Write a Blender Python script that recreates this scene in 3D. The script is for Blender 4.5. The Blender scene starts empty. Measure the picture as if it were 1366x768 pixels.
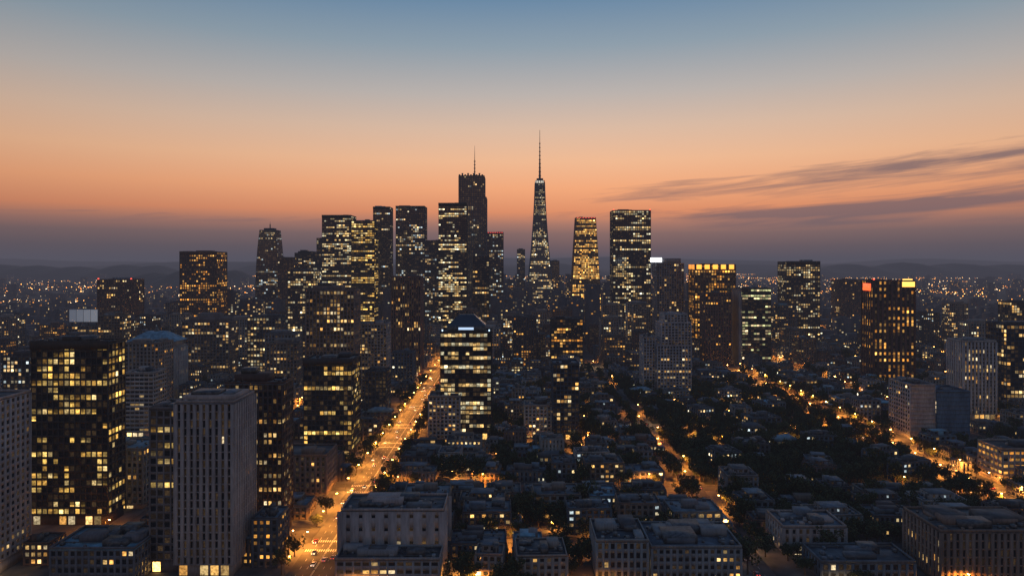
import bpy, math, random, time
import numpy as np
from mathutils import Vector
T0=time.time()
R=random.Random(7)
scene=bpy.context.scene
scene.view_settings.view_transform='Standard'
scene.view_settings.look='None'
scene.view_settings.exposure=0
COL=scene.collection

# ---------------------------------------------------------------- materials
def newmat(name):
    m=bpy.data.materials.new(name); m.use_nodes=True
    return m,m.node_tree,m.node_tree.nodes["Principled BSDF"]
def noise(nt,scale,detail=4,coord='Object',stretch=None):
    tc=nt.nodes.new('ShaderNodeTexCoord'); n=nt.nodes.new('ShaderNodeTexNoise')
    n.inputs['Scale'].default_value=scale; n.inputs['Detail'].default_value=detail
    if stretch:
        mp=nt.nodes.new('ShaderNodeMapping'); mp.inputs['Scale'].default_value=stretch
        nt.links.new(tc.outputs[coord],mp.inputs['Vector']); nt.links.new(mp.outputs[0],n.inputs['Vector'])
    else: nt.links.new(tc.outputs[coord],n.inputs['Vector'])
    return n
def ramp(nt,src,stops):
    r=nt.nodes.new('ShaderNodeValToRGB'); e=r.color_ramp.elements
    while len(e)<len(stops): e.new(.5)
    for i,(p,c) in enumerate(stops):
        e[i].position=p; e[i].color=(c[0],c[1],c[2],1)
    nt.links.new(src,r.inputs[0]); return r
def mulcol(nt,a,b):
    m=nt.nodes.new('ShaderNodeMix'); m.data_type='RGBA'; m.blend_type='MULTIPLY'; m.inputs[0].default_value=1
    nt.links.new(a,m.inputs[6]); nt.links.new(b,m.inputs[7]); return m.outputs[2]

m_wall,nt,p=newmat("facade_concrete")
oi=nt.nodes.new('ShaderNodeObjectInfo')
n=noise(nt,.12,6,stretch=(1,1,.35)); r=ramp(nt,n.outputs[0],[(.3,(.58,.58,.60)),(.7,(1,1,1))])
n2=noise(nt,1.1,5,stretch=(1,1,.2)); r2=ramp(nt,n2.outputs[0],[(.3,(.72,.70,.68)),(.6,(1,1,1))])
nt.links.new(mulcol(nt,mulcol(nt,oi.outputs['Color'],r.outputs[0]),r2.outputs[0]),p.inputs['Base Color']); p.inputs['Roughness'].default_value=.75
m_glass,nt,p=newmat("window_glass")
at=nt.nodes.new('ShaderNodeAttribute'); at.attribute_name='glow'
n=noise(nt,.9,3); r=ramp(nt,n.outputs[0],[(.3,(.3,.28,.25)),(.65,(1.2,1.2,1.2))])
nt.links.new(mulcol(nt,at.outputs['Color'],r.outputs[0]),p.inputs['Emission Color']); p.inputs['Emission Strength'].default_value=1
p.inputs['Base Color'].default_value=(.012,.018,.028,1); p.inputs['Roughness'].default_value=.12
p.inputs['IOR'].default_value=1.7
m_glass.cycles.emission_sampling='NONE'
m_roof,nt,p=newmat("roof_membrane")
oi=nt.nodes.new('ShaderNodeObjectInfo')
n=noise(nt,.25,6); r=ramp(nt,n.outputs[0],[(.3,(.09,.11,.125)),(.7,(.26,.30,.33))])
r2=ramp(nt,oi.outputs['Random'],[(0,(.25,.28,.33)),(.3,(.5,.45,.42)),(.55,(.6,.66,.74)),(.85,(1,1.05,1.1)),(1,(1.0,1.9,2.2))])
nt.links.new(mulcol(nt,r.outputs[0],r2.outputs[0]),p.inputs['Base Color']); p.inputs['Roughness'].default_value=.7
m_glow,nt,p=newmat("lit_lamp")
at=nt.nodes.new('ShaderNodeAttribute'); at.attribute_name='glow'
nt.links.new(at.outputs['Color'],p.inputs['Emission Color']); p.inputs['Emission Strength'].default_value=1
p.inputs['Base Color'].default_value=(.3,.3,.3,1); m_glow.cycles.emission_sampling='NONE'
m_metal,nt,p=newmat("painted_metal")
n=noise(nt,.6,3); r=ramp(nt,n.outputs[0],[(.3,(.05,.055,.06)),(.7,(.16,.17,.18))])
nt.links.new(r.outputs[0],p.inputs['Base Color']); p.inputs['Metallic'].default_value=.4; p.inputs['Roughness'].default_value=.5
m_spire,nt,p=newmat("steel_cladding")
n=noise(nt,.05,3); r=ramp(nt,n.outputs[0],[(.3,(.05,.07,.09)),(.7,(.10,.13,.16))])
nt.links.new(r.outputs[0],p.inputs['Base Color']); p.inputs['Metallic'].default_value=.5; p.inputs['Roughness'].default_value=.35
MATS=[m_wall,m_glass,m_roof,m_glow,m_metal,m_spire]
WALL,GLASS,ROOF,GLOW,METAL,STEEL=range(6)

def simple(name,c0,c1,scale,rough=.85,coord='Object',detail=6):
    m,nt,p=newmat(name); n=noise(nt,scale,detail,coord)
    r=ramp(nt,n.outputs[0],[(.3,c0),(.7,c1)]); nt.links.new(r.outputs[0],p.inputs['Base Color'])
    p.inputs['Roughness'].default_value=rough; return m
m_ground=simple("earth_and_scrub",(.018,.024,.016),(.05,.048,.04),.01)
m_asph=simple("asphalt",(.04,.04,.042),(.09,.088,.085),.15)
m_pave=simple("paving",(.045,.045,.043),(.14,.135,.13),.09)
m_paint=simple("road_paint",(.5,.5,.48),(.8,.8,.78),1.)
m_bark=simple("bark",(.05,.035,.025),(.11,.08,.055),2.)
m_leaf=simple("foliage",(.018,.032,.012),(.065,.085,.032),.35)
m_grass=simple("grass",(.02,.03,.012),(.045,.055,.025),.08)
m_hill=simple("hill_scrub",(.015,.02,.015),(.04,.04,.035),.002)

# ---------------------------------------------------------------- mesh builder (quads only)
class MB:
    def __init__(s): s.v=[];s.f=[];s.m=[];s.c=[]
    def quad(s,a,b,c,d,m,col=(0,0,0)):
        n=len(s.v); s.v+=[a,b,c,d]; s.f.append((n,n+1,n+2,n+3)); s.m.append(m); s.c.append(col)
    def box8(s,b,t,m,col=(0,0,0),bottom=False):
        n=len(s.v); s.v+=b+t
        F=[(n,n+1,n+5,n+4),(n+1,n+2,n+6,n+5),(n+2,n+3,n+7,n+6),(n+3,n,n+4,n+7),(n+4,n+5,n+6,n+7)]
        if bottom: F.append((n+3,n+2,n+1,n))
        s.f+=F; s.m+=[m]*len(F); s.c+=[col]*len(F)
    def box(s,x0,x1,y0,y1,z0,z1,m,col=(0,0,0),bottom=True):
        s.box8([(x0,y0,z0),(x1,y0,z0),(x1,y1,z0),(x0,y1,z0)],[(x0,y0,z1),(x1,y0,z1),(x1,y1,z1),(x0,y1,z1)],m,col,bottom)
    def cyl(s,x,y,z0,z1,r0,r1,m,n=8,col=(0,0,0)):
        for i in range(n):
            a=2*math.pi*i/n; b=2*math.pi*(i+1)/n
            s.quad((x+r0*math.cos(a),y+r0*math.sin(a),z0),(x+r0*math.cos(b),y+r0*math.sin(b),z0),
                   (x+r1*math.cos(b),y+r1*math.sin(b),z1),(x+r1*math.cos(a),y+r1*math.sin(a),z1),m,col)
        for i in range(n//2-1):
            pts=[]
            for j in (0,2*i+1,2*i+2,2*i+3):
                a=2*math.pi*j/n; pts.append((x+r1*math.cos(a),y+r1*math.sin(a),z1))
            s.quad(*pts,m,col)
    def mesh(s,name,mats=None):
        me=bpy.data.meshes.new(name)
        v=np.array(s.v,dtype=np.float32); f=np.array(s.f,dtype=np.int32)
        me.vertices.add(len(v)); me.vertices.foreach_set('co',v.ravel())
        me.loops.add(f.size); me.loops.foreach_set('vertex_index',f.ravel())
        me.polygons.add(len(f)); me.polygons.foreach_set('loop_start',np.arange(0,f.size,4,dtype=np.int32))
        me.polygons.foreach_set('material_index',np.array(s.m,dtype=np.int32))
        for mt in (mats or MATS): me.materials.append(mt)
        a=me.color_attributes.new('glow','FLOAT_COLOR','CORNER')
        c=np.ones((len(f),4),dtype=np.float32); c[:,:3]=np.array(s.c,dtype=np.float32)
        a.data.foreach_set('color',np.repeat(c,4,axis=0).ravel())
        me.update(calc_edges=True); return me
def obj(name,me,loc=(0,0,0),rz=0,color=(.3,.3,.3),parent=None):
    o=bpy.data.objects.new(name,me); o.location=loc; o.rotation_euler=(0,0,rz); o.color=(*color,1)
    if parent: o.parent=parent
    COL.objects.link(o); return o

WARM=[(1,.55,.15),(1,.62,.22),(1,.68,.28),(1,.48,.11),(1,.78,.45)]
YEL=[(1,.60,.13),(1,.66,.19),(1,.54,.11),(1,.72,.3)]
PALE=[(1,.76,.38),(1,.68,.28),(.95,.87,.58),(1,.60,.2)]
COOL=[(.7,.85,.9),(1,.85,.55),(1,.7,.32),(1,.62,.25)]
GOLD=[(1,.45,.08),(1,.52,.12),(1,.38,.05)]
def pane(rng,pal,br):
    c=rng.choice(pal); k=br*math.exp(rng.gauss(-.35,.7)); return (c[0]*k,c[1]*k,c[2]*k)
def dark(rng):
    k=rng.random()**5*.06; return (k,k*.6,k*.25)
class Field:
    def __init__(s,rng): s.w=[(rng.uniform(.05,.35),rng.uniform(.1,.7),rng.uniform(0,6.3)) for _ in range(4)]
    def __call__(s,f,i):
        v=sum(math.sin(a*f+b*i+c) for a,b,c in s.w)/4
        return max(.12,min(2.,1+1.7*v))
def facade(M,x0,x1,y0,y1,z0,z1,rng,fh=4,bw=3.5,band=1.0,pier=.6,proj=.3,p=.3,row=.1,pal=WARM,br=1.,taper=None,split=False,
           wall=WALL,fins=1,pb=None,sides=(0,1,2,3),blank=()):
    nf=max(1,round((z1-z0)/fh)); fh=(z1-z0)/nf
    cx,cy=(x0+x1)/2,(y0+y1)/2
    tp=taper or (lambda z:1.)
    def C(i,z):
        s=tp(z); X=(x0,x1,x1,x0)[i%4]; Y=(y0,y0,y1,y1)[i%4]
        return cx+(X-cx)*s,cy+(Y-cy)*s
    for sd in sides:
        a0=C(sd,z0); b0=C(sd+1,z0); L=math.hypot(a0[0]-b0[0],a0[1]-b0[1]); nb=max(1,round(L/bw))
        if sd in blank:
            a,b=C(sd,z0),C(sd+1,z0)
            M.quad((*a,z0),(*b,z0),(*C(sd+1,z1),z1),(*C(sd,z1),z1),wall); continue
        fl=Field(rng)
        for f in range(nf):
            za=z0+f*fh; zb=za+fh
            a,b=C(sd,za),C(sd+1,za); c,d=C(sd+1,zb),C(sd,zb)
            r=rng.random(); pp=.9 if r<row else (p*.15 if r>1-row*.8-.1 else p*rng.uniform(.5,1.5)); st=rng.random()<pp
            fk=rng.uniform(.6,1.25)
            for i in range(nb):
                if rng.random()>.4: st=rng.random()<(pp*fl(f,i) if pp<.85 else pp)
                u,w=i/nb,(i+1)/nb
                A=(a[0]+(b[0]-a[0])*u,a[1]+(b[1]-a[1])*u,za);B=(a[0]+(b[0]-a[0])*w,a[1]+(b[1]-a[1])*w,za)
                Cc=(d[0]+(c[0]-d[0])*w,d[1]+(c[1]-d[1])*w,zb);D=(d[0]+(c[0]-d[0])*u,d[1]+(c[1]-d[1])*u,zb)
                if st:
                    col=pane(rng,pal,br*fk)
                    if split and rng.random()<.6:
                        t=rng.choice((.4,.5,.6,.7)); q=rng.choice((.2,.45,1.6))
                        E=tuple(A[j]+(D[j]-A[j])*t for j in range(3)); F=tuple(B[j]+(Cc[j]-B[j])*t for j in range(3))
                        M.quad(A,B,F,E,GLASS,col); M.quad(E,F,Cc,D,GLASS,tuple(x*q for x in col))
                    else: M.quad(A,B,Cc,D,GLASS,col)
                else: M.quad(A,B,Cc,D,GLASS,dark(rng))
        if fins and pier>0:
            nx=b0[0]-a0[0]; ny=b0[1]-a0[1]; ux,uy=nx/L,ny/L; ox,oy=uy,-ux
            for i in range(0,nb+1,fins):
                u=i/nb; h=pier/2; pj=proj+.06
                nseg=1 if taper is None else max(4,nf//3)
                for s in range(nseg):
                    zz=[z0+(z1-z0)*s/nseg,z0+(z1-z0)*(s+1)/nseg]; rr=[]
                    for z in zz:
                        a,b=C(sd,z),C(sd+1,z); X=a[0]+(b[0]-a[0])*u; Y=a[1]+(b[1]-a[1])*u
                        rr.append([(X-ux*h+ox*pj,Y-uy*h+oy*pj,z),(X+ux*h+ox*pj,Y+uy*h+oy*pj,z),(X+ux*h-ox*.1,Y+uy*h-oy*.1,z),(X-ux*h-ox*.1,Y-uy*h-oy*.1,z)])
                    M.box8(rr[0],rr[1],wall)
    if band>0:
        for f in range(nf+1):
            z=z0+f*fh; zl=max(z0,z-band*.35); zh=min(z1,z+band*.65)
            if zh-zl<.05: continue
            pl,ph=[],[]
            for i in range(4):
                sx=(-1,1,1,-1)[i]; sy=(-1,-1,1,1)[i]
                a=C(i,zl); pl.append((a[0]+sx*proj,a[1]+sy*proj,zl)); a=C(i,zh); ph.append((a[0]+sx*proj,a[1]+sy*proj,zh))
            M.box8(pl,ph,wall,bottom=True)
def rooftop(M,x0,x1,y0,y1,z,rng,mech=2,par=1.2,wall=WALL,e=.4):
    M.box(x0-e,x1+e,y0-e,y1+e,z,z+.35,ROOF)
    t=.45; zt=z+.35
    M.box(x0-e,x1+e,y0-e,y0-e+t,zt,zt+par,wall); M.box(x0-e,x1+e,y1+e-t,y1+e,zt,zt+par,wall)
    M.box(x0-e,x0-e+t,y0-e+t,y1+e-t,zt,zt+par,wall); M.box(x1+e-t,x1+e,y0-e+t,y1+e-t,zt,zt+par,wall)
    w,d=x1-x0,y1-y0
    for i in range(mech):
        a=rng.uniform(.15,.4)*w; b=rng.uniform(.2,.45)*d; X=rng.uniform(x0+1,x1-a-1); Y=rng.uniform(y0+1,y1-b-1); h=rng.uniform(1.5,4)
        M.box(X,X+a,Y,Y+b,zt+.004*i,zt+h,rng.choice((WALL,METAL,ROOF)))
    for i in range(mech*5):
        X=rng.uniform(x0+1,x1-3); Y=rng.uniform(y0+1,y1-3); s=rng.uniform(.7,2)
        M.box(X,X+s,Y,Y+s*1.2,zt+.002*i,zt+s*.8+.1,METAL if rng.random()<.6 else WALL)
    if mech>2:
        for i in range(2):
            Y=rng.uniform(y0+2,y1-2); M.box(x0+1.5,x1-1.5,Y,Y+.4,zt+.5,zt+.8,METAL)
        for i in range(3):
            X=rng.uniform(x0+2,x1-2); Y=rng.uniform(y0+2,y1-2); M.cyl(X,Y,zt,zt+rng.uniform(.8,1.8),.9,.9,METAL)
def beacon(M,x,y,z,s=1.,c=(4,.3,.15)):
    M.box(x-s/2,x+s/2,y-s/2,y+s/2,z,z+s,GLOW,c)
def mast(M,x,y,z0,z1,r):
    zm=z0+(z1-z0)*.55
    M.cyl(x,y,z0,zm,r,r*.6,METAL); M.cyl(x,y,zm,z1,r*.45,r*.15,METAL)
    for k in range(5):
        z=z0+(zm-z0)*(k+.5)/5; M.cyl(x,y,z,z+1.2,r*1.5,r*1.5,METAL)

HERO=[]
def hero(name,x0,x1,y,dep,h,color,seed=None,mech=2,crown=None,steps=None,**st):
    if y>1000: st['br']=st.get('br',1)*1.65; st['p']=min(.9,st.get('p',.3)*1.15)
    rng=random.Random((seed or 0)+int(x0*13+y*7)); M=MB()
    w=x1-x0; X0,X1,Y0,Y1=-w/2,w/2,-dep/2,dep/2
    lob=min(6,h*.08)
    M.box(X0+.4,X1-.4,Y0+.4,Y1-.4,0,lob,WALL)
    for i in range(int(w//5)):
        if rng.random()<.7: M.quad((X0+1+i*5,Y0+.35,.5),(X0+4.8+i*5,Y0+.35,.5),(X0+4.8+i*5,Y0+.35,lob-.8),(X0+1+i*5,Y0+.35,lob-.8),GLASS,pane(rng,WARM,1.4))
    if steps:
        z=lob; a,b,c,d=X0,X1,Y0,Y1
        for (hf,li,ri,di) in steps+[(1.,0,0,0)]:
            facade(M,a,b,c,d,z,h*hf,rng,**st); z=h*hf
            if hf<1: M.box(a-.4,b+.4,c-.4,d+.4,z,z+.9,WALL); z+=.9
            a+=li*w;b-=ri*w;c+=di*dep;d-=di*dep
            X0,X1,Y0,Y1=(a,b,c,d)
    else: facade(M,X0,X1,Y0,Y1,lob,h,rng,**st)
    tp=st.get('taper'); s=tp(h) if tp else 1.
    rooftop(M,X0*s if tp else X0,X1*s if tp else X1,Y0*s if tp else Y0,Y1*s if tp else Y1,h,rng,mech,wall=st.get('wall',WALL))
    if crown: crown(M,X0*s,X1*s,Y0*s,Y1*s,h,rng)
    HERO.append((x0-2,x1+2,y-2,y+dep+2))
    return obj(name,M.mesh(name),((x0+x1)/2,y+dep/2,0),0,color)

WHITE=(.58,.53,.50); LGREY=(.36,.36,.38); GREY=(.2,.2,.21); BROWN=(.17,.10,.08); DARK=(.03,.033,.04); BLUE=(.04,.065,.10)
def cr_red(M,a,b,c,d,h,r):
    beacon(M,a+1,c+1,h+1.6,1.5); beacon(M,b-1,c+1,h+1.6,1.5)
def cr_redline(M,a,b,c,d,h,r):
    for i in range(7):
        x=a+(b-a)*(i+.2)/7; M.box(x,x+(b-a)/12,c-.75,c-.5,h-.5,h+1.,GLOW,(1.1,.06,.05))
def cr_steps(M,a,b,c,d,h,r):
    w=b-a;t=d-c
    for i,(s,hh) in enumerate(((.14,6),(.26,11))): M.box(a+w*s,b-w*s,c+t*s,d-t*s,h+.4,h+hh,WALL)
def cr_gold(M,a,b,c,d,h,r):
    n=5; w=(b-a)/n
    for i in range(n): M.box(a+i*w+w*.2,a+(i+1)*w-w*.2,c-.75,c-.5,h-6,h+1,GLOW,(2.2,.85,.09))
    for i in range(4): M.box(a-.75,a-.5,c+(d-c)*(i+.15)/4,c+(d-c)*(i+.85)/4,h-6,h+1,GLOW,(1.5,.5,.06))
def cr_mast(hh,rr=1.6):
    def f(M,a,b,c,d,h,r):
        w=b-a;t=d-c
        M.box(a+w*.2,b-w*.2,c+t*.2,d-t*.2,h+.4,h+6,WALL); mast(M,(a+b)/2,(c+d)/2,h+6,h+hh,rr)
    return f
def cr_comb(M,a,b,c,d,h,r):
    n=9; w=(b-a)/n
    for i in range(n): M.box(a+i*w,a+i*w+w*.6,c-.3,c+.6,h+1.6,h+4+3*(i%2),METAL); M.box(a+i*w,a+i*w+w*.6,d-.6,d+.3,h+1.6,h+5,METAL)
    mast(M,(a+b)/2+6,(c+d)/2,h+1,h+78,1.6)
def cr_frame(M,a,b,c,d,h,r):
    M.box(a-.6,b+.6,c-.7,c-.3,h-3,h+2,WALL)
def cr_box(M,a,b,c,d,h,r):
    w=b-a; M.box(a+w*.12,b-w*.3,c+3,d-3,h+.4,h+5,WALL); M.box(a+w*.2,a+w*.45,c+6,d-6,h+5,h+8,METAL)

# --- foreground left
hero("apartment_tower",-292,-248,320,31,84,(.54,.48,.46),fh=3.4,bw=3.4,band=1.5,pier=1.5,proj=.35,p=.07,row=0,br=.8,split=True)
hero("office_tower",-276,-232,392,17,104,(.085,.065,.055),fh=4,bw=3.1,band=1.3,pier=.55,proj=.4,p=.52,row=.14,br=.95,split=True,mech=4,crown=cr_frame,pal=YEL)
def c_wing(M,a,b,c,d,h,r):
    M.box(a+1,b-1,c+4,d-3,h+.36,h+3,WALL); M.box(a+4,b-10,c+6,d-10,h+3,h+4.5,METAL); M.box(b-8,b-3,c+8,d-8,h+3,h+4,ROOF); mast(M,b-4,d-4,h+3,h+10,.2)
hero("office_tower",-161,-134,328,26,83,(.52,.44,.40),fh=3.8,bw=2.9,band=.35,pier=1.6,proj=1.3,p=.03,row=0,br=.7,split=True,crown=c_wing)
hero("office_building",-176,-162.5,332,20,79,(.26,.22,.21),fh=3.8,bw=3.3,band=1.3,pier=.8,proj=.3,p=.32,row=.05,br=.8,split=True,pal=YEL)
hero("office_tower",-157,-126,374,18,84,(.11,.07,.058),fh=3.8,bw=2.6,band=1.5,pier=.9,proj=.3,p=.28,row=.03,br=.7,split=True,mech=5,crown=cr_box)
hero("office_tower",-161,-124,528,30,75,(.07,.065,.07),fh=3.9,bw=3.2,band=1.1,pier=.5,proj=.3,p=.52,row=.08,br=.95,split=True,crown=cr_frame,pal=YEL)
hero("office_tower",-206,-158,683,26,123,(.27,.20,.17),fh=4,bw=3.4,band=1.3,pier=1.1,proj=.5,p=.28,row=.05,br=.85,pal=WARM,crown=cr_box)
hero("office_building",-335,-311,592,22,55,WHITE,fh=3.6,bw=4,band=1.8,pier=.3,proj=.4,p=.1,row=0,br=.7)
hero("office_building",-418,-359,865,30,76,(.20,.18,.18),fh=4,bw=4,band=1.4,pier=1,proj=.4,p=.25,row=.03,br=.8,crown=cr_steps)
hero("office_building",-353,-308,911,26,78,(.10,.11,.14),fh=4,bw=4,band=1.4,pier=1.1,proj=.4,p=.5,row=.05,br=.7,pal=PALE)
hero("apartment_building",-167,-134,729,24,85,(.44,.40,.38),fh=3.4,bw=3.3,band=1.3,pier=1,proj=.4,p=.14,row=0,br=.8)
hero("office_tower",-161,-122,911,28,132,(.24,.13,.10),fh=4,bw=3,band=.4,pier=1.2,proj=.7,p=.08,row=0,br=.8)
def hip(M,a,b,c,d,h,r):
    M.box(a+2,b-2,c+2,d-2,h+.4,h+7,WALL)
    M.box8([(a-1,c-1,h+7),(b+1,c-1,h+7),(b+1,d+1,h+7),(a-1,d+1,h+7)],[(a+16,c+10,h+17),(b-16,c+10,h+17),(b-16,d-10,h+17),(a+16,d-10,h+17)],ROOF)
    M.cyl((a+b)/2,(c+d)/2,h+17,h+24,3,.3,METAL)
hero("civic_hall",-412,-362,729,30,60,(.50,.48,.46),fh=5,bw=4,band=.8,pier=2,proj=1.2,p=.08,row=0,crown=hip,mech=0)
# --- skyline
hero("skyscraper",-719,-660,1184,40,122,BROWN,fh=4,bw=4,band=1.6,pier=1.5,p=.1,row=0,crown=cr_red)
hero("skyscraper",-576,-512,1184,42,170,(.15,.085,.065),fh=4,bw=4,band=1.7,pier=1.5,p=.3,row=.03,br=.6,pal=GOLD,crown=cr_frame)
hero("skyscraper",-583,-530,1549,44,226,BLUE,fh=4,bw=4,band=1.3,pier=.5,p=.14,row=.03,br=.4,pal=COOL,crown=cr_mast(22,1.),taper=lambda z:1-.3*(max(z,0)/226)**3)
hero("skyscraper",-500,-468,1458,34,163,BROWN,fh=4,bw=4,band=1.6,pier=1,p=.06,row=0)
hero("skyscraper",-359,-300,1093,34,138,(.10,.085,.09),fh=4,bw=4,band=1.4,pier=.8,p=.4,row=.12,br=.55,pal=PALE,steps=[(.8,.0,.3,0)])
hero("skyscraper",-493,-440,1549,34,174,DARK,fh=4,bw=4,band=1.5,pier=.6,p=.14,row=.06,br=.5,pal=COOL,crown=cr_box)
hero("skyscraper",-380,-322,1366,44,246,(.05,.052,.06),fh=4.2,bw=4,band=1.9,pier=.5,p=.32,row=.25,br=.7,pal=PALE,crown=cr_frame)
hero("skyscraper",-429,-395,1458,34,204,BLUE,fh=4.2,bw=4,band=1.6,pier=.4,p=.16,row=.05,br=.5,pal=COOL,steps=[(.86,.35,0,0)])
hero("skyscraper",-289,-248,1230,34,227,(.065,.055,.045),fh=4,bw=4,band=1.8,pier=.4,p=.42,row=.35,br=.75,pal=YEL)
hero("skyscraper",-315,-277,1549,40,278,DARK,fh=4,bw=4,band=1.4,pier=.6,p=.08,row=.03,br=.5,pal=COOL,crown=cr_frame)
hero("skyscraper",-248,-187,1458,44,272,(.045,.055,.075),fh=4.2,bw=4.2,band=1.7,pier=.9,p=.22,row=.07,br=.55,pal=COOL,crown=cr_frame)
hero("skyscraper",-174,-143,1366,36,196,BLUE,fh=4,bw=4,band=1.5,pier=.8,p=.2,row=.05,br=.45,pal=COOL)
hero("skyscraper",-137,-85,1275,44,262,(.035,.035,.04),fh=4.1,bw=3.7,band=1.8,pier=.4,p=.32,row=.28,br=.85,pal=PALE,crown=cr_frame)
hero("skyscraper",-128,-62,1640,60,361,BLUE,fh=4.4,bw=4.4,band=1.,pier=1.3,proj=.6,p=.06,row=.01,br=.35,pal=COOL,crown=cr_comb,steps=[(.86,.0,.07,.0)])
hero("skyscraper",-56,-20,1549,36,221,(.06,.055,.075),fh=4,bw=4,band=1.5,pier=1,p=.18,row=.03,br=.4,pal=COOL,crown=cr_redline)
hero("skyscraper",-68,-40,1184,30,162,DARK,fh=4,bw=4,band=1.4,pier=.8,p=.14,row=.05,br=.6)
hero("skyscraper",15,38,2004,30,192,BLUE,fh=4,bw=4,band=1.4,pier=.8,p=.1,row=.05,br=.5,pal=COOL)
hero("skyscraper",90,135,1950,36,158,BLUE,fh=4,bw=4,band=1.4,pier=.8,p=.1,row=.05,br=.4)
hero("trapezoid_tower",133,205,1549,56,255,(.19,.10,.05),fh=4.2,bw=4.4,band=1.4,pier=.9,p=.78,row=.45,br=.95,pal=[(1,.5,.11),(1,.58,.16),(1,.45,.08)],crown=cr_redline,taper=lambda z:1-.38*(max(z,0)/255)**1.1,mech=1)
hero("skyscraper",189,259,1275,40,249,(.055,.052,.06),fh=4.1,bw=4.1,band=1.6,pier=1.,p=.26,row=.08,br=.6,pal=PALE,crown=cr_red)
def cr_sign(M,a,b,c,d,h,r):
    M.box(a+4,b-4,c+3,d-3,h+.4,h+9,WALL)
    for x in (a-8,a-1): M.box(x,x+.8,c+2,c+2.8,h-14,h+3,METAL)
    M.box(a-10,a+8,c+1,c+1.9,h+3,h+10,GLOW,(3.2,3.4,3.6))
hero("office_tower",232,275,1093,34,150,(.28,.26,.27),fh=4,bw=4,band=1.3,pier=1.2,p=.07,row=0,br=.6,crown=cr_sign)
hero("apartment_tower",165,203,774,30,92,(.52,.50,.51),fh=3.3,bw=3.6,band=1.3,pier=1.1,proj=.5,p=.11,row=0,br=.8,steps=[(.62,.12,0,0),(.9,.1,.1,.1)])
hero("apartment_building",150,163,778,24,66,(.48,.47,.48),fh=3.3,bw=3.6,band=1.3,pier=1.1,proj=.5,p=.11,row=0,br=.8)
hero("office_tower",284,347,1060,36,148,(.20,.11,.065),fh=4,bw=4.2,band=1.2,pier=1.5,p=.5,row=.05,br=.6,pal=GOLD,crown=cr_gold)
hero("office_tower",284,322,1003,28,106,(.22,.12,.09),fh=4,bw=4,band=1.5,pier=1.6,p=.07,row=0,br=.6,pal=GOLD)
hero("office_tower",338,380,1002,34,113,(.06,.065,.07),fh=4,bw=4,band=1.6,pier=.4,p=.32,row=.2,br=.6,pal=[(.85,.85,.4),(1,.75,.4)])
hero("office_tower",333,337.4,1002.5,33,112,LGREY,band=0,pier=0,blank=(0,1,2,3),mech=0)
hero("skyscraper",476,534,1184,38,153,(.09,.08,.08),fh=4,bw=4,band=1.6,pier=1.2,p=.25,row=.08,br=.5,pal=PALE,crown=cr_frame)
hero("office_tower",699,747,1458,36,115,BROWN,fh=4,bw=4,band=1.6,pier=1,p=.1,row=.02)
def cr_brown(M,a,b,c,d,h,r):
    M.box(b-16,b+.3,c-.9,c-.5,h-7,h-.5,GLOW,(2.4,1.2,.2)); M.box(b-14,b-2,c+1,c+2,h+.4,h+3,GLOW,(2.6,1.3,.25))
    M.box(a-1.0,a-.6,c+5,d-4,h-12,h-3,GLOW,(2.6,.22,.04)); beacon(M,a+1,c+1,h+2,1.4)
hero("office_tower",458,510,865,28,128,(.13,.062,.048),fh=4,bw=5.5,band=.6,pier=3.,proj=.7,p=.28,row=.05,br=.8,pal=GOLD,crown=cr_brown)
hero("office_tower",434,465,656,24,75,WHITE,fh=3.6,bw=3.4,band=.6,pier=1.8,proj=.9,p=.16,row=.0,br=.8,blank=(1,))
hero("office_building",800,850,1093,30,88,DARK,fh=4,bw=4,p=.2,row=.1,br=.6)
hero("office_building",500,560,690,30,88,BLUE,fh=4,bw=4,band=1.3,p=.3,row=.1,br=.7)
hero("apartment_building",340,361,583,32,46,(.50,.48,.48),fh=3.4,bw=3.6,band=1.6,pier=1.2,p=.13,row=0,blank=(0,))
hero("office_building",364,392,585,28,40,(.10,.20,.32),fh=3.6,bw=4,p=.2,row=.1,blank=(0,))
hero("office_building",55,99,956,26,72,DARK,fh=4,bw=4,band=1.4,pier=.8,p=.55,row=.1,br=.9,pal=GOLD)
hero("office_tower",35,57,583,24,64,(.05,.08,.12),fh=3.6,bw=3.2,band=1.3,pier=.6,p=.08,row=0)
hero("apartment_building",-70,-44,574,20,38,(.50,.44,.41),fh=3.3,bw=3.2,band=1.5,pier=1.2,p=.16,row=0)
hero("apartment_building",11,37,590,20,27,(.54,.49,.44),fh=3.3,bw=3.2,band=1.5,pier=1.2,p=.3,row=0)
def cr_y(M,a,b,c,d,h,r):
    M.box(a+5,b-5,c+4,d-4,h+.4,h+6,METAL)
    M.box8([(a+5,c+4,h+6),(b-5,c+4,h+6),(b-5,d-4,h+6),(a+5,d-4,h+6)],[(a+15,c+11,h+15),(b-15,c+11,h+15),(b-15,d-11,h+15),(a+15,d-11,h+15)],STEEL)
    M.box(a+15,b-15,c+10.5,c+10.9,h+10,h+14,GLOW,(1.8,2.2,3.)); mast(M,(a+b)/2,(c+d)/2,h+15,h+20,.4)
    M.box(a+15,b-15,c+3.4,c+3.9,h+2.5,h+4.5,GLOW,(.6,.8,1.1))
    for x in (a+1,b-2): M.box(x,x+1,c,c+1,h+1.6,h+3,GLOW,(1.2,1.6,2.))
hero("office_tower",-61,-18,583,28,91,(.028,.032,.04),fh=3.9,bw=3.1,band=1.2,pier=.3,p=.34,row=.2,br=.95,pal=PALE,crown=cr_y,split=True,mech=0)
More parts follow.
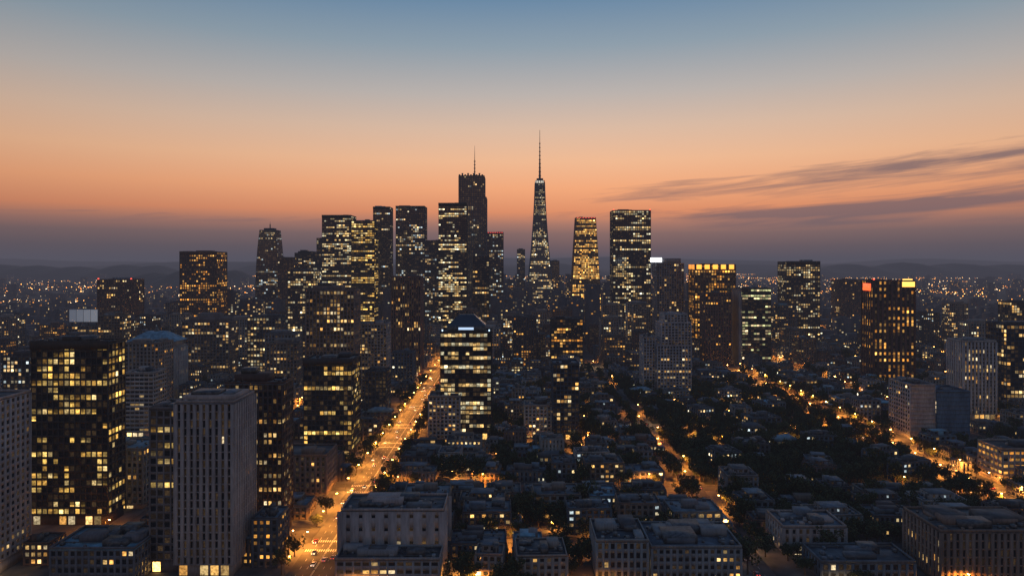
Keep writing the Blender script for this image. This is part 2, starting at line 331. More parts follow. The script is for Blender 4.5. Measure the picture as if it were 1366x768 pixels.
# foreground low blocks
hero("office_building",-84,-34,337,22,28,(.56,.49,.46),fh=6.5,bw=6,band=4.9,pier=4.4,proj=.3,p=.12,row=0,mech=5,blank=(1,))
hero("office_building",-82,-34,318,14,12,(.35,.36,.37),fh=4,bw=4,band=2,pier=1,p=.15,row=0,mech=5)
hero("office_building",40,64,322,26,19,(.30,.34,.36),fh=4,bw=3,band=1.8,pier=1.2,p=.15,row=0,mech=5)
hero("office_building",66,108,322,30,16,(.30,.33,.35),fh=4,bw=3,band=2,pier=1.2,p=.12,row=0,mech=8)
hero("office_building",140,172,352,22,14,(.5,.42,.38),fh=4,bw=3.6,band=2.2,pier=2.,p=.12,row=0,mech=4)
hero("warehouse",146,190,322,20,9,(.16,.2,.24),fh=4,bw=3.6,band=1.6,pier=1.4,p=.1,row=0,mech=3)
hero("office_building",200,250,318,30,25,(.28,.21,.17),fh=4,bw=3,band=.6,pier=1.6,proj=.6,p=.07,row=0,mech=8)
hero("shopping_center",332,420,462,24,24,(.46,.40,.35),fh=4.5,bw=4,band=2.6,pier=1,p=.5,row=.1,br=1.,mech=6,pal=GOLD)
hero("office_building",-215,-176,318,26,17,(.2,.2,.22),fh=4,bw=3,band=1.8,pier=1,p=.12,row=0,mech=7)
hero("apartment_building",-262,-226,418,24,36,(.35,.31,.27),fh=3.6,bw=3.4,band=1.4,pier=1.4,p=.16,row=0)
hero("apartment_building",-203,-172,470,24,34,(.35,.29,.25),fh=3.6,bw=3.4,band=1.4,pier=1.4,p=.2,row=0)
hero("apartment_building",-150,-120,440,26,26,(.28,.21,.17),fh=3.6,bw=3.4,band=1.4,pier=1.6,p=.16,row=0)

def spire_tower():
    rng=random.Random(5); M=MB(); H=372
    tp=lambda z:max(.26,1-.92*(z/H)**.82+.18*(z/H)**3)
    facade(M,-45,45,-45,45,8,H,rng,fh=5,bw=4.6,band=2.1,pier=.8,proj=.4,p=.36,row=.27,br=1.15,pal=PALE,taper=tp,wall=STEEL)
    M.box(-47,47,-47,47,0,8,WALL)
    for sx in (-1,1):
        for sy in (-1,1):
            for s in range(14):
                z0,z1=8+(H-8)*s/14,8+(H-8)*(s+1)/14; a,b=45*tp(z0)+.8,45*tp(z1)+.8
                q=lambda r,z:[(sx*r-1.3,sy*r-1.3,z),(sx*r+1.3,sy*r-1.3,z),(sx*r+1.3,sy*r+1.3,z),(sx*r-1.3,sy*r+1.3,z)]
                M.box8(q(a,z0),q(b,z1),STEEL)
    r=45*tp(H)
    M.box(-r-1,r+1,-r-1,r+1,H,H+5,STEEL); M.box(-r+3,r-3,-r+3,r-3,H+5,H+11,STEEL)
    for i in range(5): M.box(-r+i*r/2.5,-r+i*r/2.5+2,-r-1.4,-r-1.05,H-2,H+4,GLOW,(1.2,1.1,.9))
    M.cyl(0,0,H+11,H+60,3,1.9,METAL); M.cyl(0,0,H+60,H+110,1.6,1.,METAL); M.cyl(0,0,H+110,H+144,.8,.5,METAL)
    for k in range(9): M.cyl(0,0,H+18+k*11,H+20+k*11,3.6-k*.2,3.6-k*.2,METAL)
    obj("supertall_skyscraper",M.mesh("supertall_skyscraper"),(76,1822+45,0),0,(.1,.12,.15)); HERO.append((28,124,1818,1915))
spire_tower()
# pale rooftop hoarding at the left
M=MB(); M.box(-22,22,0,1,64,84,WALL)
for i in range(4): M.quad((-21+i*10.5,-.1,65),(-11+i*10.5,-.1,65),(-11+i*10.5,-.1,83),(-21+i*10.5,-.1,83),GLOW,(.085+.02*i,.10+.02*i,.13+.02*i))
for x in (-18,-6,6,18): M.box(x-.4,x+.4,1,2,58,83,METAL); M.box(x-.3,x+.3,1,9,58,58.6,METAL)
obj("illuminated_billboard",M.mesh("illuminated_billboard"),(-630,1004,0),0,(.2,.2,.2))
hero("office_building",-655,-605,1003,26,58,GREY,fh=4,bw=4,band=1.6,p=.2,row=0,br=.6)
print("heroes",time.time()-T0)

# ---------------------------------------------------------------- street grid
AV=[(-1500,12),(-1330,12),(-1180,12),(-1030,12),(-880,12),(-760,12),(-640,12),(-505,12),(-432,10),(-298,12),(-218,11),(-97,24),(122,11),(312,24),(402,10),(575,12),(690,12),(810,12),(940,12),(1080,12),(1240,12),(1400,12),(1560,12)]
CS=[(308,8),(364,8),(456,9),(566,9),(632,8),(716,10),(822,9),(898,10),(975,10),(1046,10),(1120,10),(1240,12),(1340,12),(1440,12),(1540,12),(1640,12),(1780,12),(1920,12),(2080,12),(2250,12),(2450,12),(2650,12)]
def inview(x,y,m=30): return y>300 and abs(x)<.78*y+m
g=MB(); g.quad((-45000,-3000,0),(45000,-3000,0),(45000,45000,0),(-45000,45000,0),0)
obj("ground",g.mesh("ground",[m_ground]))
rd=MB(); mk=MB()
for x,w in AV: rd.quad((x-w/2,250,.004),(x+w/2,250,.004),(x+w/2,2660,.004),(x-w/2,2660,.004),0)
for y,w in CS: rd.quad((-1560,y-w/2,.008),(1620,y-w/2,.008),(1620,y+w/2,.008),(-1560,y+w/2,.008),0)
obj("road",rd.mesh("road",[m_asph]))
for x,w in AV:
    y=300
    while y<1100:
        if w>20:
            for o in (-7.5,-4,4,7.5): mk.quad((x+o-.08,y,.012),(x+o+.08,y,.012),(x+o+.08,y+3,.012),(x+o-.08,y+3,.012),0)
            for o in (-.25,.25): mk.quad((x+o-.08,y,.012),(x+o+.08,y,.012),(x+o+.08,y+8,.012),(x+o-.08,y+8,.012),0)
        else: mk.quad((x-.07,y,.012),(x+.07,y,.012),(x+.07,y+3,.012),(x-.07,y+3,.012),0)
        y+=9
for y,w in CS:
    if y<800:
        for x,aw in AV:
            if inview(x,y) and aw>20:
                for i in range(int(aw/1.2)):
                    X=x-aw/2+.6+i*1.2
                    for s in (-1,1): mk.quad((X,y+s*(w/2+2)-1.3,.012),(X+.55,y+s*(w/2+2)-1.3,.012),(X+.55,y+s*(w/2+2)+1.3,.012),(X,y+s*(w/2+2)+1.3,.012),0)
obj("road_markings",mk.mesh("road_markings",[m_paint]))
pv=MB(); BL=[]
PARK=(126,306,470,830)
gr=MB()
for i in range(len(AV)-1):
    for j in range(len(CS)-1):
        x0=AV[i][0]+AV[i][1]/2; x1=AV[i+1][0]-AV[i+1][1]/2; y0=CS[j][0]+CS[j][1]/2; y1=CS[j+1][0]-CS[j+1][1]/2
        if min(abs(x0),abs(x1))>.78*y1+60: continue
        pv.box(x0,x1,y0,y1,0,.13,0); BL.append((x0,x1,y0,y1))
        if x0>100 and x1<310 and 450<y0<830: gr.quad((x0+4,y0+4,.134),(x1-4,y0+4,.134),(x1-4,y1-4,.134),(x0+4,y1-4,.134),0)
obj("pavement",pv.mesh("pavement",[m_pave])); obj("grass",gr.mesh("grass",[m_grass]))

# ---------------------------------------------------------------- low-rise variants
VAR=[]
rng=random.Random(11)
for k in range(48):
    M=MB(); w=rng.uniform(12,28); d=rng.uniform(11,20); nf=rng.choice((2,2,3,3,3,4,4,5,6,7)); h=nf*3.3+.6
    kind='house' if (k%8==0 and nf<=4) else ('apartment_building' if nf>=4 else 'commercial_building')
    st=dict(fh=3.3,bw=rng.choice((2.8,3.4,4.2)),band=rng.uniform(1.4,2.),pier=rng.uniform(1.,2.),proj=.22,p=rng.uniform(.05,.28),row=.02 if nf>2 else 0,br=1.25,pal=rng.choice((WARM,WARM,GOLD,PALE,COOL)))
    facade(M,-w/2,w/2,-d/2,d/2,0,h,rng,**st)
    if kind=='house':
        e=.7; rh=rng.uniform(2.5,4); i=min(w,d)/2-.5
        M.box8([(-w/2-e,-d/2-e,h),(w/2+e,-d/2-e,h),(w/2+e,d/2+e,h),(-w/2-e,d/2+e,h)],
               [(-w/2+i,-d/2+i,h+rh),(w/2-i,-d/2+i,h+rh),(w/2-i,d/2-i,h+rh),(-w/2+i,d/2-i,h+rh)],ROOF,bottom=True)
        M.box(w/4,w/4+1,-.5,.6,h,h+rh+.8,WALL)
    else:
        rooftop(M,-w/2,w/2,-d/2,d/2,h,rng,rng.choice((2,3,3,4)),par=.8,e=.3)
        q=rng.random()
        if q<.4:
            a=w*.25; facade(M,-a,a,-d*.25,d*.3,h+.36,h+3.6,rng,**st); M.box(-a-.4,a+.4,-d*.25-.4,d*.3+.4,h+3.6,h+4,ROOF)
        elif q<.75:
            facade(M,w/2+.3,w/2+6,-d/2+1,d/2-3,0,h*.55,rng,**st); M.box(w/2,w/2+6.3,-d/2+.7,d/2-2.7,h*.55,h*.55+.5,ROOF)
        if rng.random()<.3: M.cyl(w*.3,d*.2,h+1,h+3.6,1.1,1.1,METAL)
    if rng.random()<.5: M.box(-w/2+1,w/2-1,-d/2-1.5,-d/2-.3,3.1,3.3,METAL)
    VAR.append((M.mesh(kind),w,d,h,kind))
LOW=[v for v in VAR if v[3]<15]
TALL=[]
for k in range(14):
    M=MB(); w=rng.uniform(20,34); d=rng.uniform(18,28); h=rng.uniform(30,84)
    st=dict(fh=3.7,bw=3.6,band=rng.uniform(1.2,1.8),pier=rng.uniform(.7,1.6),proj=.3,p=rng.uniform(.06,.3),row=rng.choice((0,.06)),br=.95,pal=rng.choice((WARM,GOLD,PALE,COOL)))
    facade(M,-w/2,w/2,-d/2,d/2,0,h,rng,**st); rooftop(M,-w/2,w/2,-d/2,d/2,h,rng,3)
    if k%2==0: M.box(-w*.3,w*.25,-d*.25,d*.3,h+.4,h+5,WALL)
    if k%5==0: mast(M,0,0,h+4,h+14,.3)
    TALL.append((M.mesh('office_building'),w,d,h,'office_building'))
WCOL=[(.36,.33,.30),(.25,.25,.26),(.14,.14,.15),(.22,.165,.13),(.27,.23,.20),(.17,.11,.09),(.08,.08,.09),(.32,.28,.25),(.12,.10,.1),(.11,.14,.17),(.5,.45,.42)]
def clash(x0,x1,y0,y1,m=1.): return any(x0-m<h[1] and x1+m>h[0] and y0-m<h[3] and y1+m>h[2] for h in HERO)
TREES=[]; YARD=[]; nb=0; far=MB()
def farbox(x,y,w,d,h,rng,lit):
    far.box(x-w/2,x+w/2,y-d/2,y+d/2,0,h,WALL,bottom=False)
    if rng.random()<.5: far.box(x-w*.2,x+w*.2,y-d*.2,y+d*.2,h,h+3,ROOF,bottom=False)
    nf=int(h//4); s=1 if x<0 else -1; pal=rng.choice((WARM,GOLD,WARM,PALE)); b=rng.uniform(.6,1.3)
    for f in range(nf):
        for i in range(int(w//5)):
            if rng.random()<lit:
                X=x-w/2+1+i*5; c=pane(rng,pal,b); far.quad((X,y-d/2-.1,f*4+1.4),(X+3,y-d/2-.1,f*4+1.4),(X+3,y-d/2-.1,f*4+3.3),(X,y-d/2-.1,f*4+3.3),GLASS,c)
        for i in range(int(d//5)):
            if rng.random()<lit:
                Y=y-d/2+1+i*5; c=pane(rng,pal,b); X=x+s*(w/2+.1)
                q=[(X,Y,f*4+1.4),(X,Y+3,f*4+1.4),(X,Y+3,f*4+3.3),(X,Y,f*4+3.3)]
                if s<0: q=q[::-1]
                far.quad(*q,GLASS,c)
for (x0,x1,y0,y1) in BL:
    rowsy=max(1,round((y1-y0-6)/ (24 if y0<1200 else 34)))
    for rj in range(rowsy):
        ya=y0+4+(y1-y0-8)*rj/rowsy; yb=y0+4+(y1-y0-8)*(rj+1)/rowsy
        x=x0+4+R.uniform(0,4)
        while x<x1-12:
            cx_,cy_=x+12,(ya+yb)/2
            if not inview(cx_,cy_,60): x+=26; continue
            inpark=PARK[0]<cx_<PARK[1] and PARK[2]<cy_<PARK[3]
            green=(cx_>-80 and cy_<900 and cx_<560)
            lush=(cx_>120 and cy_<560)
            core=cy_>960 and -640<cx_<470
            if y0<1230:
                tall=(core and R.random()<.38) or (not core and cy_>640 and R.random()<.14 and cx_<-110) or (cx_>560 and cy_>640 and R.random()<.07)
                me,w,d,h,kind=R.choice(TALL if tall else (LOW if green and R.random()<.72 else VAR))
                if inpark and (R.random()<.52 or h>14):
                    for q in range(3): TREES.append((x+R.uniform(0,20),R.uniform(ya,yb)))
                    x+=20; continue
                if x+w>x1-2: x+=8; continue
                bx=x+w/2; by=(ya+yb)/2+R.uniform(-2,2)
                if clash(bx-w/2,bx+w/2,by-d/2,by+d/2): x+=6; continue
                if R.random()<(.36 if lush else (.24 if green else .1)) and not core:
                    for q in range(5 if lush else 3): TREES.append((x+R.uniform(0,14),R.uniform(ya,yb)))
                    YARD.append((x+6,(ya+yb)/2)); x+=14; continue
                rz=R.choice((0,math.pi)) + (R.uniform(-.4,.4) if inpark else (R.uniform(-.07,.07) if green else 0))
                obj(kind,me,(bx,by,.1),rz,R.choice(WCOL)); nb+=1
                if not core and R.random()<(.9 if green else .45): TREES.append((x-1.5,ya+R.uniform(-1,3)))
                if green and R.random()<.7: TREES.append((x+w*R.random(),ya-.5))
                if lush:
                    for q in range(3): TREES.append((x+w*R.random(),ya-1+R.uniform(-2,2)))
                    TREES.append((x+w+2.5,R.uniform(ya,yb))); x+=2
                x+=w+(R.uniform(2.5,7) if green else R.uniform(1.5,5))
            else:
                w=R.uniform(16,32); d=R.uniform(16,min(30,yb-ya))
                if core: h=R.choice((20,30,45,60,80,100))*R.uniform(.7,1.15)
                else: h=R.choice((8,10,14,18,26,40))*R.uniform(.8,1.2)
                if not clash(x,x+w,cy_-d/2,cy_+d/2): farbox(x+w/2,cy_+R.uniform(-3,3),w,d,h,R,R.choice((.05,.12,.28)) if core else .09)
                x+=w+R.uniform(3,12)
y=2700
while y<7500:
    st=60+y*.012; x=-.8*y
    while x<.8*y:
        if R.random()<.55:
            farbox(x+R.uniform(-25,25),y+R.uniform(-25,25),R.uniform(20,60),R.uniform(15,30),R.choice((8,10,14,20,30,60 if R.random()<.4 else 12)),R,.06 if y<4500 else .03)
        x+=st
    y+=st*1.1
obj("distant_city_buildings",far.mesh("distant_city_buildings"),color=(.13,.12,.13))
print("buildings",nb,"far faces",len(far.f),time.time()-T0)

# ---------------------------------------------------------------- distant lights
dl=MB()
def octa(x,y,z,s,c): dl.box(x-s,x+s,y-s,y+s,z,z+1.6*s,GLOW,c)
def lcol(k):
    c=R.choice(((1,.36,.05),(1,.42,.08),(1,.5,.15),(1,.7,.4),(1,.3,.04))); return (c[0]*k,c[1]*k,c[2]*k)
clus=[(R.uniform(-.75,.75),R.uniform(2400,9500),R.uniform(100,500)) for _ in range(80)]
for i in range(4600):
    if R.random()<.7:
        t,yy,sp=R.choice(clus); Y=yy+R.gauss(0,sp); X=t*yy+R.gauss(0,sp*1.5)
    else:
        Y=1300+8700*R.random()**1.2; X=R.uniform(-.8,.8)*Y
    if Y<1300 or clash(X-3,X+3,Y-3,Y+3): continue
    octa(X,Y,R.uniform(7,12),.45+Y/5400,lcol(R.choice((1.5,3,5,10))*(1.5 if Y>3000 else .8)))
for i in range(60):
    Y0=R.uniform(2300,9500); X0=R.uniform(-.7,.7)*Y0; a=R.uniform(-.2,.2)+(math.pi/2 if R.random()<.2 else 0)
    for k in range(int(R.uniform(12,40))):
        X=X0+math.cos(a)*k*40; Y=Y0+math.sin(a)*k*40; octa(X,Y,9,.5+Y/5400,lcol(7))
obj("distant_street_lights",dl.mesh("distant_street_lights"))

# ---------------------------------------------------------------- hills
def ridge(y,dep,base,amp,seed,xs=(-1.1,1.1)):
    rg=random.Random(seed); ph=[(rg.uniform(.5,6),rg.uniform(0,6.3),rg.uniform(.3,1)) for _ in range(9)]
    n=140; M=MB(); rows=9; P=[]
    for j in range(rows):
        t=j/(rows-1); row=[]
        for i in range(n+1):
            u=i/n; X=(xs[0]+(xs[1]-xs[0])*u)*y
            hgt=base+amp*sum(a*math.sin(f*u*9+p_+t*1.5) for f,p_,a in ph)/3
            edge=min(1,u*6,(1-u)*6) if xs!=(-1.1,1.1) else 1
            row.append((X,y+dep*t,max(-5,hgt*edge*math.sin(math.pi*t)**.8+rg.uniform(-1,1)*amp*.05)))
        P.append(row)
    for j in range(rows-1):
        for i in range(n): M.quad(P[j][i],P[j][i+1],P[j+1][i+1],P[j+1][i],0)
    obj("hill",M.mesh("hill",[m_hill]))
ridge(9800,2200,130,70,3); ridge(14000,4000,250,90,8)
ridge(4300,900,85,22,5,(-.62,-.40)); ridge(6000,1200,125,30,6,(-.95,-.5)); ridge(7000,1500,135,30,9,(.38,1.0)); ridge(8000,1500,150,40,12,(-.5,.2))

# ---------------------------------------------------------------- trees
def tree_mesh(seed):
    rg=random.Random(seed); M=MB(); H=rg.uniform(8,12)
    def limb(a,b,r0,r1):
        a=Vector(a);b=Vector(b); d=(b-a).normalized(); s=d.cross(Vector((.3,.9,.1))).normalized(); t=d.cross(s)
        for i in range(5):
            p_,q=2*math.pi*i/5,2*math.pi*(i+1)/5
            f=lambda c,r,an:tuple(c+s*r*math.cos(an)+t*r*math.sin(an))
            M.quad(f(a,r0,p_),f(a,r0,q),f(b,r1,q),f(b,r1,p_),0)
    limb((0,0,0),(rg.uniform(-.3,.3),rg.uniform(-.3,.3),H*.45),.35,.22)
    for k in range(12):
        an=k*2.4+rg.random(); rr=rg.uniform(.6,3.6); z=H*rg.uniform(.42,.92)
        c=Vector((math.cos(an)*rr,math.sin(an)*rr,z)); limb((0,0,H*.38),c,.16,.05)
        cr=rg.uniform(1.2,2.1)
        for q in range(50):
            v=Vector((rg.gauss(0,1),rg.gauss(0,1),rg.gauss(0,.75))).normalized()*cr*rg.uniform(.55,1.1)
            pz=c+v; a=Vector((rg.gauss(0,1),rg.gauss(0,1),rg.gauss(0,1))).normalized(); b=a.cross(Vector((rg.gauss(0,1),rg.gauss(0,1),.5))).normalized(); s=rg.uniform(.3,.6)
            M.quad(tuple(pz-a*s),tuple(pz-b*s*.7),tuple(pz+a*s),tuple(pz+b*s*.7),1)
    return M.mesh("tree",[m_bark,m_leaf])
TM=[tree_mesh(s) for s in range(6)]
for i in range(520): TREES.append((R.uniform(PARK[0]+3,PARK[1]-3),R.uniform(PARK[2]-20,PARK[3])))
for cx,cy,sx_,sy_,n_ in ((20,400,28,26,44),(190,410,40,35,90),(250,370,30,25,60),(70,640,30,50,60),(150,350,14,20,24),(360,700,30,80,60),(20,480,45,20,34),(-20,620,30,30,20),(420,560,40,50,30),(300,420,40,30,70),(20,345,16,10,20),(125,340,10,14,14)):
    for i in range(n_): TREES.append((cx+R.gauss(0,sx_),cy+R.gauss(0,sy_)))
for x,sd in ((-97,-1),(-97,1),(312,-1),(312,1),(122,1),(122,-1)):
    yy=330
    while yy<900:
        if R.random()<.6: TREES.append((x+sd*(14.5 if x!=122 else 8),yy))
        yy+=10
BD={v[0].name:(v[1],v[2]) for v in VAR+TALL}
BRa=np.array([(o.location.x-BD[o.data.name][0]/2,o.location.x+BD[o.data.name][0]/2,o.location.y-BD[o.data.name][1]/2,o.location.y+BD[o.data.name][1]/2) for o in COL.objects if o.data and o.data.name in BD])
def inbuilding(x,y,m=.5):
    return bool(np.any((x>BRa[:,0]-m)&(x<BRa[:,1]+m)&(y>BRa[:,2]-m)&(y<BRa[:,3]+m)))
nt_=0
for (x,y) in TREES:
    if not inview(x,y,10) or clash(x-2,x+2,y-2,y+2,0) or inbuilding(x,y): continue
    if any(abs(x-a)<w/2+1 for a,w in AV) or any(abs(y-c)<w/2+1 for c,w in CS): continue
    o=obj("tree",R.choice(TM),(x,y,.1),R.uniform(0,6.28)); s=R.uniform(.75,1.5); o.scale=(s,s,s*R.uniform(.85,1.15)); nt_+=1
print("trees",nt_,time.time()-T0)

# ---------------------------------------------------------------- street lamps: luminaires shining down
def lamp_mesh(h):
    M=MB(); M.cyl(0,0,0,.8,.2,.16,METAL); M.cyl(0,0,.8,h,.11,.07,METAL)
    M.box8([(-.05,-.05,h-.15),(.05,-.05,h-.15),(.05,.05,h-.15),(-.05,.05,h-.15)],[(-.05,-.05,h),(1.9,-.05,h+.25),(1.9,.05,h+.25),(-.05,.05,h)],METAL)
    M.box(1.5,2.5,-.22,.22,h+.1,h+.3,METAL)
    M.box8([(1.65,-.16,h-.25),(2.35,-.16,h-.25),(2.35,.16,h-.25),(1.65,.16,h-.25)],[(1.5,-.25,h+.09),(2.5,-.25,h+.09),(2.5,.25,h+.09),(1.5,.25,h+.09)],GLOW,(70,28,6),bottom=True)
    return M.mesh("street_lamp")
LM=lamp_mesh(9)
def ldata(n,pw,c,rad):
    l=bpy.data.lights.new(n,'SPOT'); l.energy=pw; l.color=c; l.shadow_soft_size=rad; l.spot_size=math.radians(170); l.spot_blend=.35; return l
L_av=ldata("sodium_avenue",36000,(1,.34,.045),.4); L_st=ldata("sodium_street",32000,(1,.32,.038),.4); L_far=ldata("sodium_far",150000,(1,.33,.04),.7); L_wh=ldata("white_street",14000,(1,.62,.3),.35); L_yd=ldata("yard",18000,(1,.36,.06),.35)
nl=0
def lamp(x,y,rz,data,s=1.):
    global nl
    if not inview(x,y,20) or clash(x-1,x+1,y-1,y+1,0) or inbuilding(x,y,.2): return
    o=obj("street_lamp",LM,(x,y,.13),rz); o.scale=(s,s,s)
    l=bpy.data.objects.new("bulb",data); l.parent=o; l.location=(2,0,8.6); COL.objects.link(l); nl+=1
for x,w in AV:
    big=w>20; y=330; s=1
    while y<(1240 if big else 1100):
        if big:
            lamp(x-w/2-.8,y,0,L_av); lamp(x+w/2+.8,y+12,math.pi,L_av); y+=30 if y<800 else 48
        else:
            if R.random()<((.85 if y<700 else .3) if x==122 else .6): lamp(x+s*(w/2+.6),y+R.uniform(-5,5),0 if s<0 else math.pi,L_st if R.random()<.85 else L_wh)
            s=-s; y+=44
for y,w in CS:
    if y>1130: break
    x=-.78*y; s=1
    while x<.78*y:
        if not any(abs(x-a)<w_/2+3 for a,w_ in AV) and R.random()<.52: lamp(x,y+s*(w/2+.6),-s*math.pi/2,L_st if R.random()<.85 else L_wh)
        s=-s; x+=56
R.shuffle(YARD)
for (x,y) in YARD[:110]: lamp(x,y,R.uniform(0,6),L_yd,.6)
for i in range(34): lamp(R.uniform(PARK[0],PARK[1]),R.uniform(PARK[2],PARK[3]),R.uniform(0,6),L_yd,.7)
for i in range(120):
    y=R.uniform(1000,2300); a=R.choice([a for a in AV if abs(a[0])<.7*y and a[0]!=122]); x=a[0]+a[1]/2+.6
    lamp(x,y,math.pi,L_far,1.5)
print("lamps",nl)

# ---------------------------------------------------------------- cars
m_carp,nt,p=newmat("car_paint"); oi=nt.nodes.new('ShaderNodeObjectInfo'); nt.links.new(oi.outputs['Color'],p.inputs['Base Color']); p.inputs['Roughness'].default_value=.3; p.inputs['Coat Weight'].default_value=.5
def car_mesh():
    M=MB(); W=.88
    prof=[(-2.2,.35),(-2.25,.75),(-2.1,.95),(-1.4,1.0),(-.8,1.42),(.6,1.45),(1.2,1.0),(2.1,.85),(2.25,.6),(2.2,.35)]
    mats=[0,0,0,1,0,1,0,0,0]
    for i in range(9):
        (a,b),(c,d)=prof[i],prof[i+1]; wa=W*(.82 if b>1.2 else 1); wc=W*(.82 if d>1.2 else 1)
        M.quad((-wa,a,b),(-wc,c,d),(wc,c,d),(wa,a,b),mats[i])
    for s in (-1,1):
        M.quad((s*W,-2.2,.35),(s*W,2.2,.35),(s*W,2.1,.9),(s*W,-2.1,.95),0)
        M.quad((s*W,-1.4,.95),(s*W,1.2,.95),(s*W*.82,.6,1.43),(s*W*.82,-.8,1.4),1)
        for yy in (-1.35,1.4):
            for k in range(10):
                a,b=2*math.pi*k/10,2*math.pi*(k+1)/10
                p1=(yy+.34*math.cos(a),.34+.34*math.sin(a)); p2=(yy+.34*math.cos(b),.34+.34*math.sin(b))
                M.quad((s*.7,p1[0],p1[1]),(s*.7,p2[0],p2[1]),(s*.92,p2[0],p2[1]),(s*.92,p1[0],p1[1]),4)
                M.quad((s*.92,p1[0],p1[1]),(s*.92,p2[0],p2[1]),(s*.92,yy,.34),(s*.92,yy,.34),4)
        M.box(s*.62-.18,s*.62+.18,2.2,2.27,.58,.76,3,(12,9,6)); M.box(s*.65-.16,s*.65+.16,-2.29,-2.22,.68,.85,3,(4,.25,.12))
    return M.mesh("car",[m_carp,m_glass,m_roof,m_glow,m_metal])
CM=car_mesh(); CC=[(.6,.6,.6),(.03,.03,.035),(.2,.2,.22),(.35,.04,.03),(.05,.08,.2),(.75,.75,.73)]
for ax in (-97,312):
    for ln,dirn in ((-9,-1),(-5.7,-1),(-2,-1),(2,1),(5.7,1),(9,1)):
        y=325+R.uniform(0,30)
        while y<900:
            if inview(ax+ln,y,0): obj("car",CM,(ax+ln,y,.012),0 if dirn>0 else math.pi,R.choice(CC))
            y+=R.uniform(20,110)
for ax,w in AV:
    if w<20 and abs(ax)<420:
        y=330
        while y<640:
            if inview(ax,y,0) and R.random()<.7: obj("car",CM,(ax+R.choice((-1,1))*w*.33,y,.012),R.choice((0,math.pi)),R.choice(CC))
            y+=R.uniform(12,40)

# ---------------------------------------------------------------- haze
hz=MB(); hz.box(-44000,44000,-2500,44000,-3,420,0)
mh=bpy.data.materials.new("evening_haze"); mh.use_nodes=True; nt=mh.node_tree; nt.nodes.clear()
out=nt.nodes.new('ShaderNodeOutputMaterial'); ab=nt.nodes.new('ShaderNodeVolumeAbsorption'); em=nt.nodes.new('ShaderNodeEmission'); ad=nt.nodes.new('ShaderNodeAddShader')
DN=.95e-4
ab.inputs['Color'].default_value=(0,0,0,1); ab.inputs['Density'].default_value=DN
em.inputs['Color'].default_value=(.094,.090,.12,1); em.inputs['Strength'].default_value=DN
nt.links.new(ab.outputs[0],ad.inputs[0]); nt.links.new(em.outputs[0],ad.inputs[1]); nt.links.new(ad.outputs[0],out.inputs['Volume'])
obj("haze",hz.mesh("haze",[mh]))

# ---------------------------------------------------------------- sky
w=bpy.data.worlds.new("World"); scene.world=w; w.use_nodes=True; nt=w.node_tree; N=nt.nodes; Lk=nt.links
bg=N['Background']
tc=N.new('ShaderNodeTexCoord'); sx=N.new('ShaderNodeSeparateXYZ'); Lk.new(tc.outputs['Generated'],sx.inputs[0])
def mth(op,*a,clamp=False):
    n=N.new('ShaderNodeMath'); n.operation=op; n.use_clamp=clamp
    for i,v in enumerate(a):
        if isinstance(v,(int,float)): n.inputs[i].default_value=v
        else: Lk.new(v,n.inputs[i])
    return n.outputs[0]
X,Y,Z=sx.outputs
el=mth('ARCSINE',Z); az=mth('ARCTAN2',X,Y)
fac=mth('SQRT',mth('MAXIMUM',Z,0))
rp=ramp(nt,fac,[(0,(.11,.095,.12)),(.156,(.17,.12,.13)),(.21,(.27,.16,.15)),(.24,(.48,.22,.16)),(.275,(.92,.33,.15)),(.33,(1.05,.46,.22)),(.385,(.98,.55,.32)),(.44,(.77,.54,.40)),(.49,(.53,.48,.45)),(.55,(.28,.36,.43)),(.61,(.12,.24,.39)),(.75,(.055,.12,.25)),(1,(.03,.065,.15))])
hl=mth('SQRT',mth('ADD',mth('MULTIPLY',X,X),mth('ADD',mth('MULTIPLY',Y,Y),1e-6)))
ca=mth('COSINE',mth('SUBTRACT',az,.12)); af=mth('ADD',mth('MULTIPLY',mth('POWER',mth('MULTIPLY',mth('ADD',ca,1),.5),3),.66),.34)
low=mth('SUBTRACT',1,mth('MULTIPLY',Z,1.2),clamp=True)
af2=mth('ADD',mth('MULTIPLY',af,low),mth('SUBTRACT',1,low))
vm=N.new('ShaderNodeVectorMath'); vm.operation='SCALE'; Lk.new(rp.outputs[0],vm.inputs[0]); Lk.new(af2,vm.inputs['Scale'])
cb=N.new('ShaderNodeCombineXYZ'); Lk.new(mth('MULTIPLY',az,5),cb.inputs[0]); Lk.new(mth('MULTIPLY',mth('SUBTRACT',el,mth('MULTIPLY',az,.07)),70),cb.inputs[1])
cn=N.new('ShaderNodeTexNoise'); cn.inputs['Scale'].default_value=1.; cn.inputs['Detail'].default_value=8; cn.inputs['Roughness'].default_value=.6; cn.inputs['Distortion'].default_value=.5; Lk.new(cb.outputs[0],cn.inputs['Vector'])
def streak(c0,c1,wd,a0,a1,a2):
    d=mth('DIVIDE',mth('SUBTRACT',el,mth('ADD',mth('MULTIPLY',az,c1),c0)),wd)
    g_=mth('POWER',2.718,mth('MULTIPLY',mth('MULTIPLY',d,d),-1))
    m1=mth('DIVIDE',mth('SUBTRACT',az,a0),a1-a0,clamp=True); m2=mth('DIVIDE',mth('SUBTRACT',a2,az),.3,clamp=True)
    return mth('MULTIPLY',g_,mth('MULTIPLY',m1,m2))
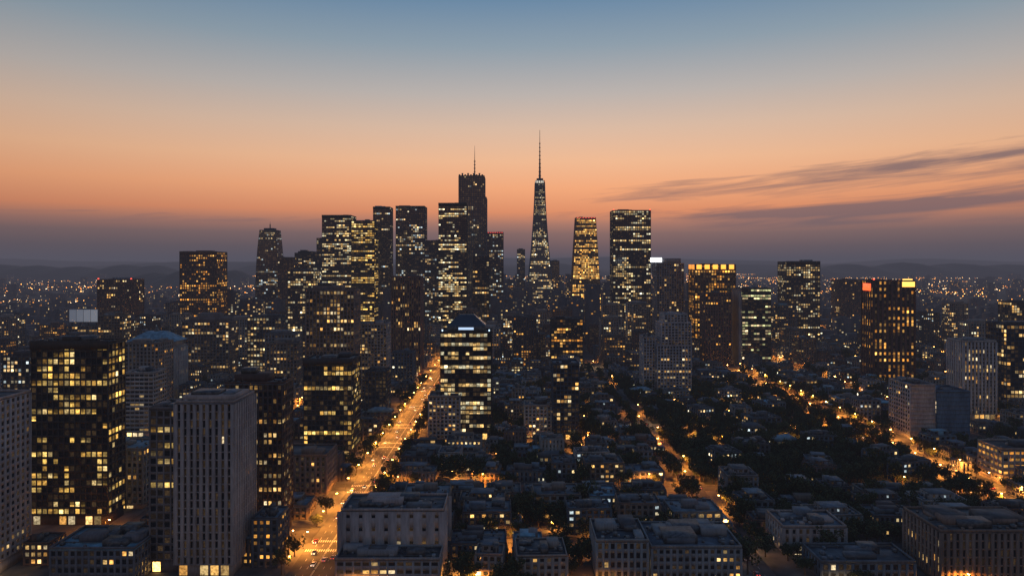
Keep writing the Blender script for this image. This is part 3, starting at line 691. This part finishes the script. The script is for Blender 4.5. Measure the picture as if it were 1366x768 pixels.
s1=streak(.090,.062,.021,.0,.24,1.4); s2=streak(.040,.074,.019,.24,.44,1.4); s3=streak(.070,.0,.011,-.05,.1,.85); s4=streak(.056,-.01,.012,-1.2,-.9,.15); s5=streak(.052,.0,.008,.1,.3,1.2)
ss=mth('ADD',mth('ADD',mth('ADD',s1,s2),mth('MULTIPLY',s5,.5)),mth('ADD',mth('MULTIPLY',s3,.6),mth('MULTIPLY',s4,.55)))
cf=mth('MULTIPLY',mth('SUBTRACT',cn.outputs[0],mth('SUBTRACT',.77,mth('MULTIPLY',ss,.48))),3.4,clamp=True)
cf=mth('MULTIPLY',cf,.85)
mx=N.new('ShaderNodeMix'); mx.data_type='RGBA'; Lk.new(cf,mx.inputs[0]); Lk.new(vm.outputs[0],mx.inputs[6]); mx.inputs[7].default_value=(.20,.135,.15,1)
sk=N.new('ShaderNodeTexSky'); sk.sky_type='NISHITA'; sk.sun_disc=False; sk.sun_elevation=math.radians(0.5); sk.sun_rotation=math.radians(7)
s_=N.new('ShaderNodeVectorMath'); s_.operation='SCALE'; s_.inputs['Scale'].default_value=.006; Lk.new(sk.outputs[0],s_.inputs[0])
ad=N.new('ShaderNodeVectorMath'); ad.operation='ADD'; Lk.new(mx.outputs[2],ad.inputs[0]); Lk.new(s_.outputs[0],ad.inputs[1])
Lk.new(ad.outputs[0],bg.inputs['Color']); bg.inputs['Strength'].default_value=1.
sl=bpy.data.lights.new("sun",'SUN'); sl.energy=.12; sl.angle=math.radians(12); sl.color=(1,.62,.42)
so=bpy.data.objects.new("sun",sl); COL.objects.link(so)
d=Vector((math.sin(.12),math.cos(.12),math.tan(math.radians(2)))); so.rotation_euler=d.to_track_quat('Z','Y').to_euler()

cam=bpy.data.cameras.new("camera"); cam.lens=24; cam.sensor_width=36; cam.shift_y=-.0234; cam.clip_start=1; cam.clip_end=90000
co=bpy.data.objects.new("camera",cam); co.location=(0,0,150); co.rotation_euler=(math.radians(90),0,0); COL.objects.link(co); scene.camera=co
print("done",time.time()-T0,len(bpy.data.objects))
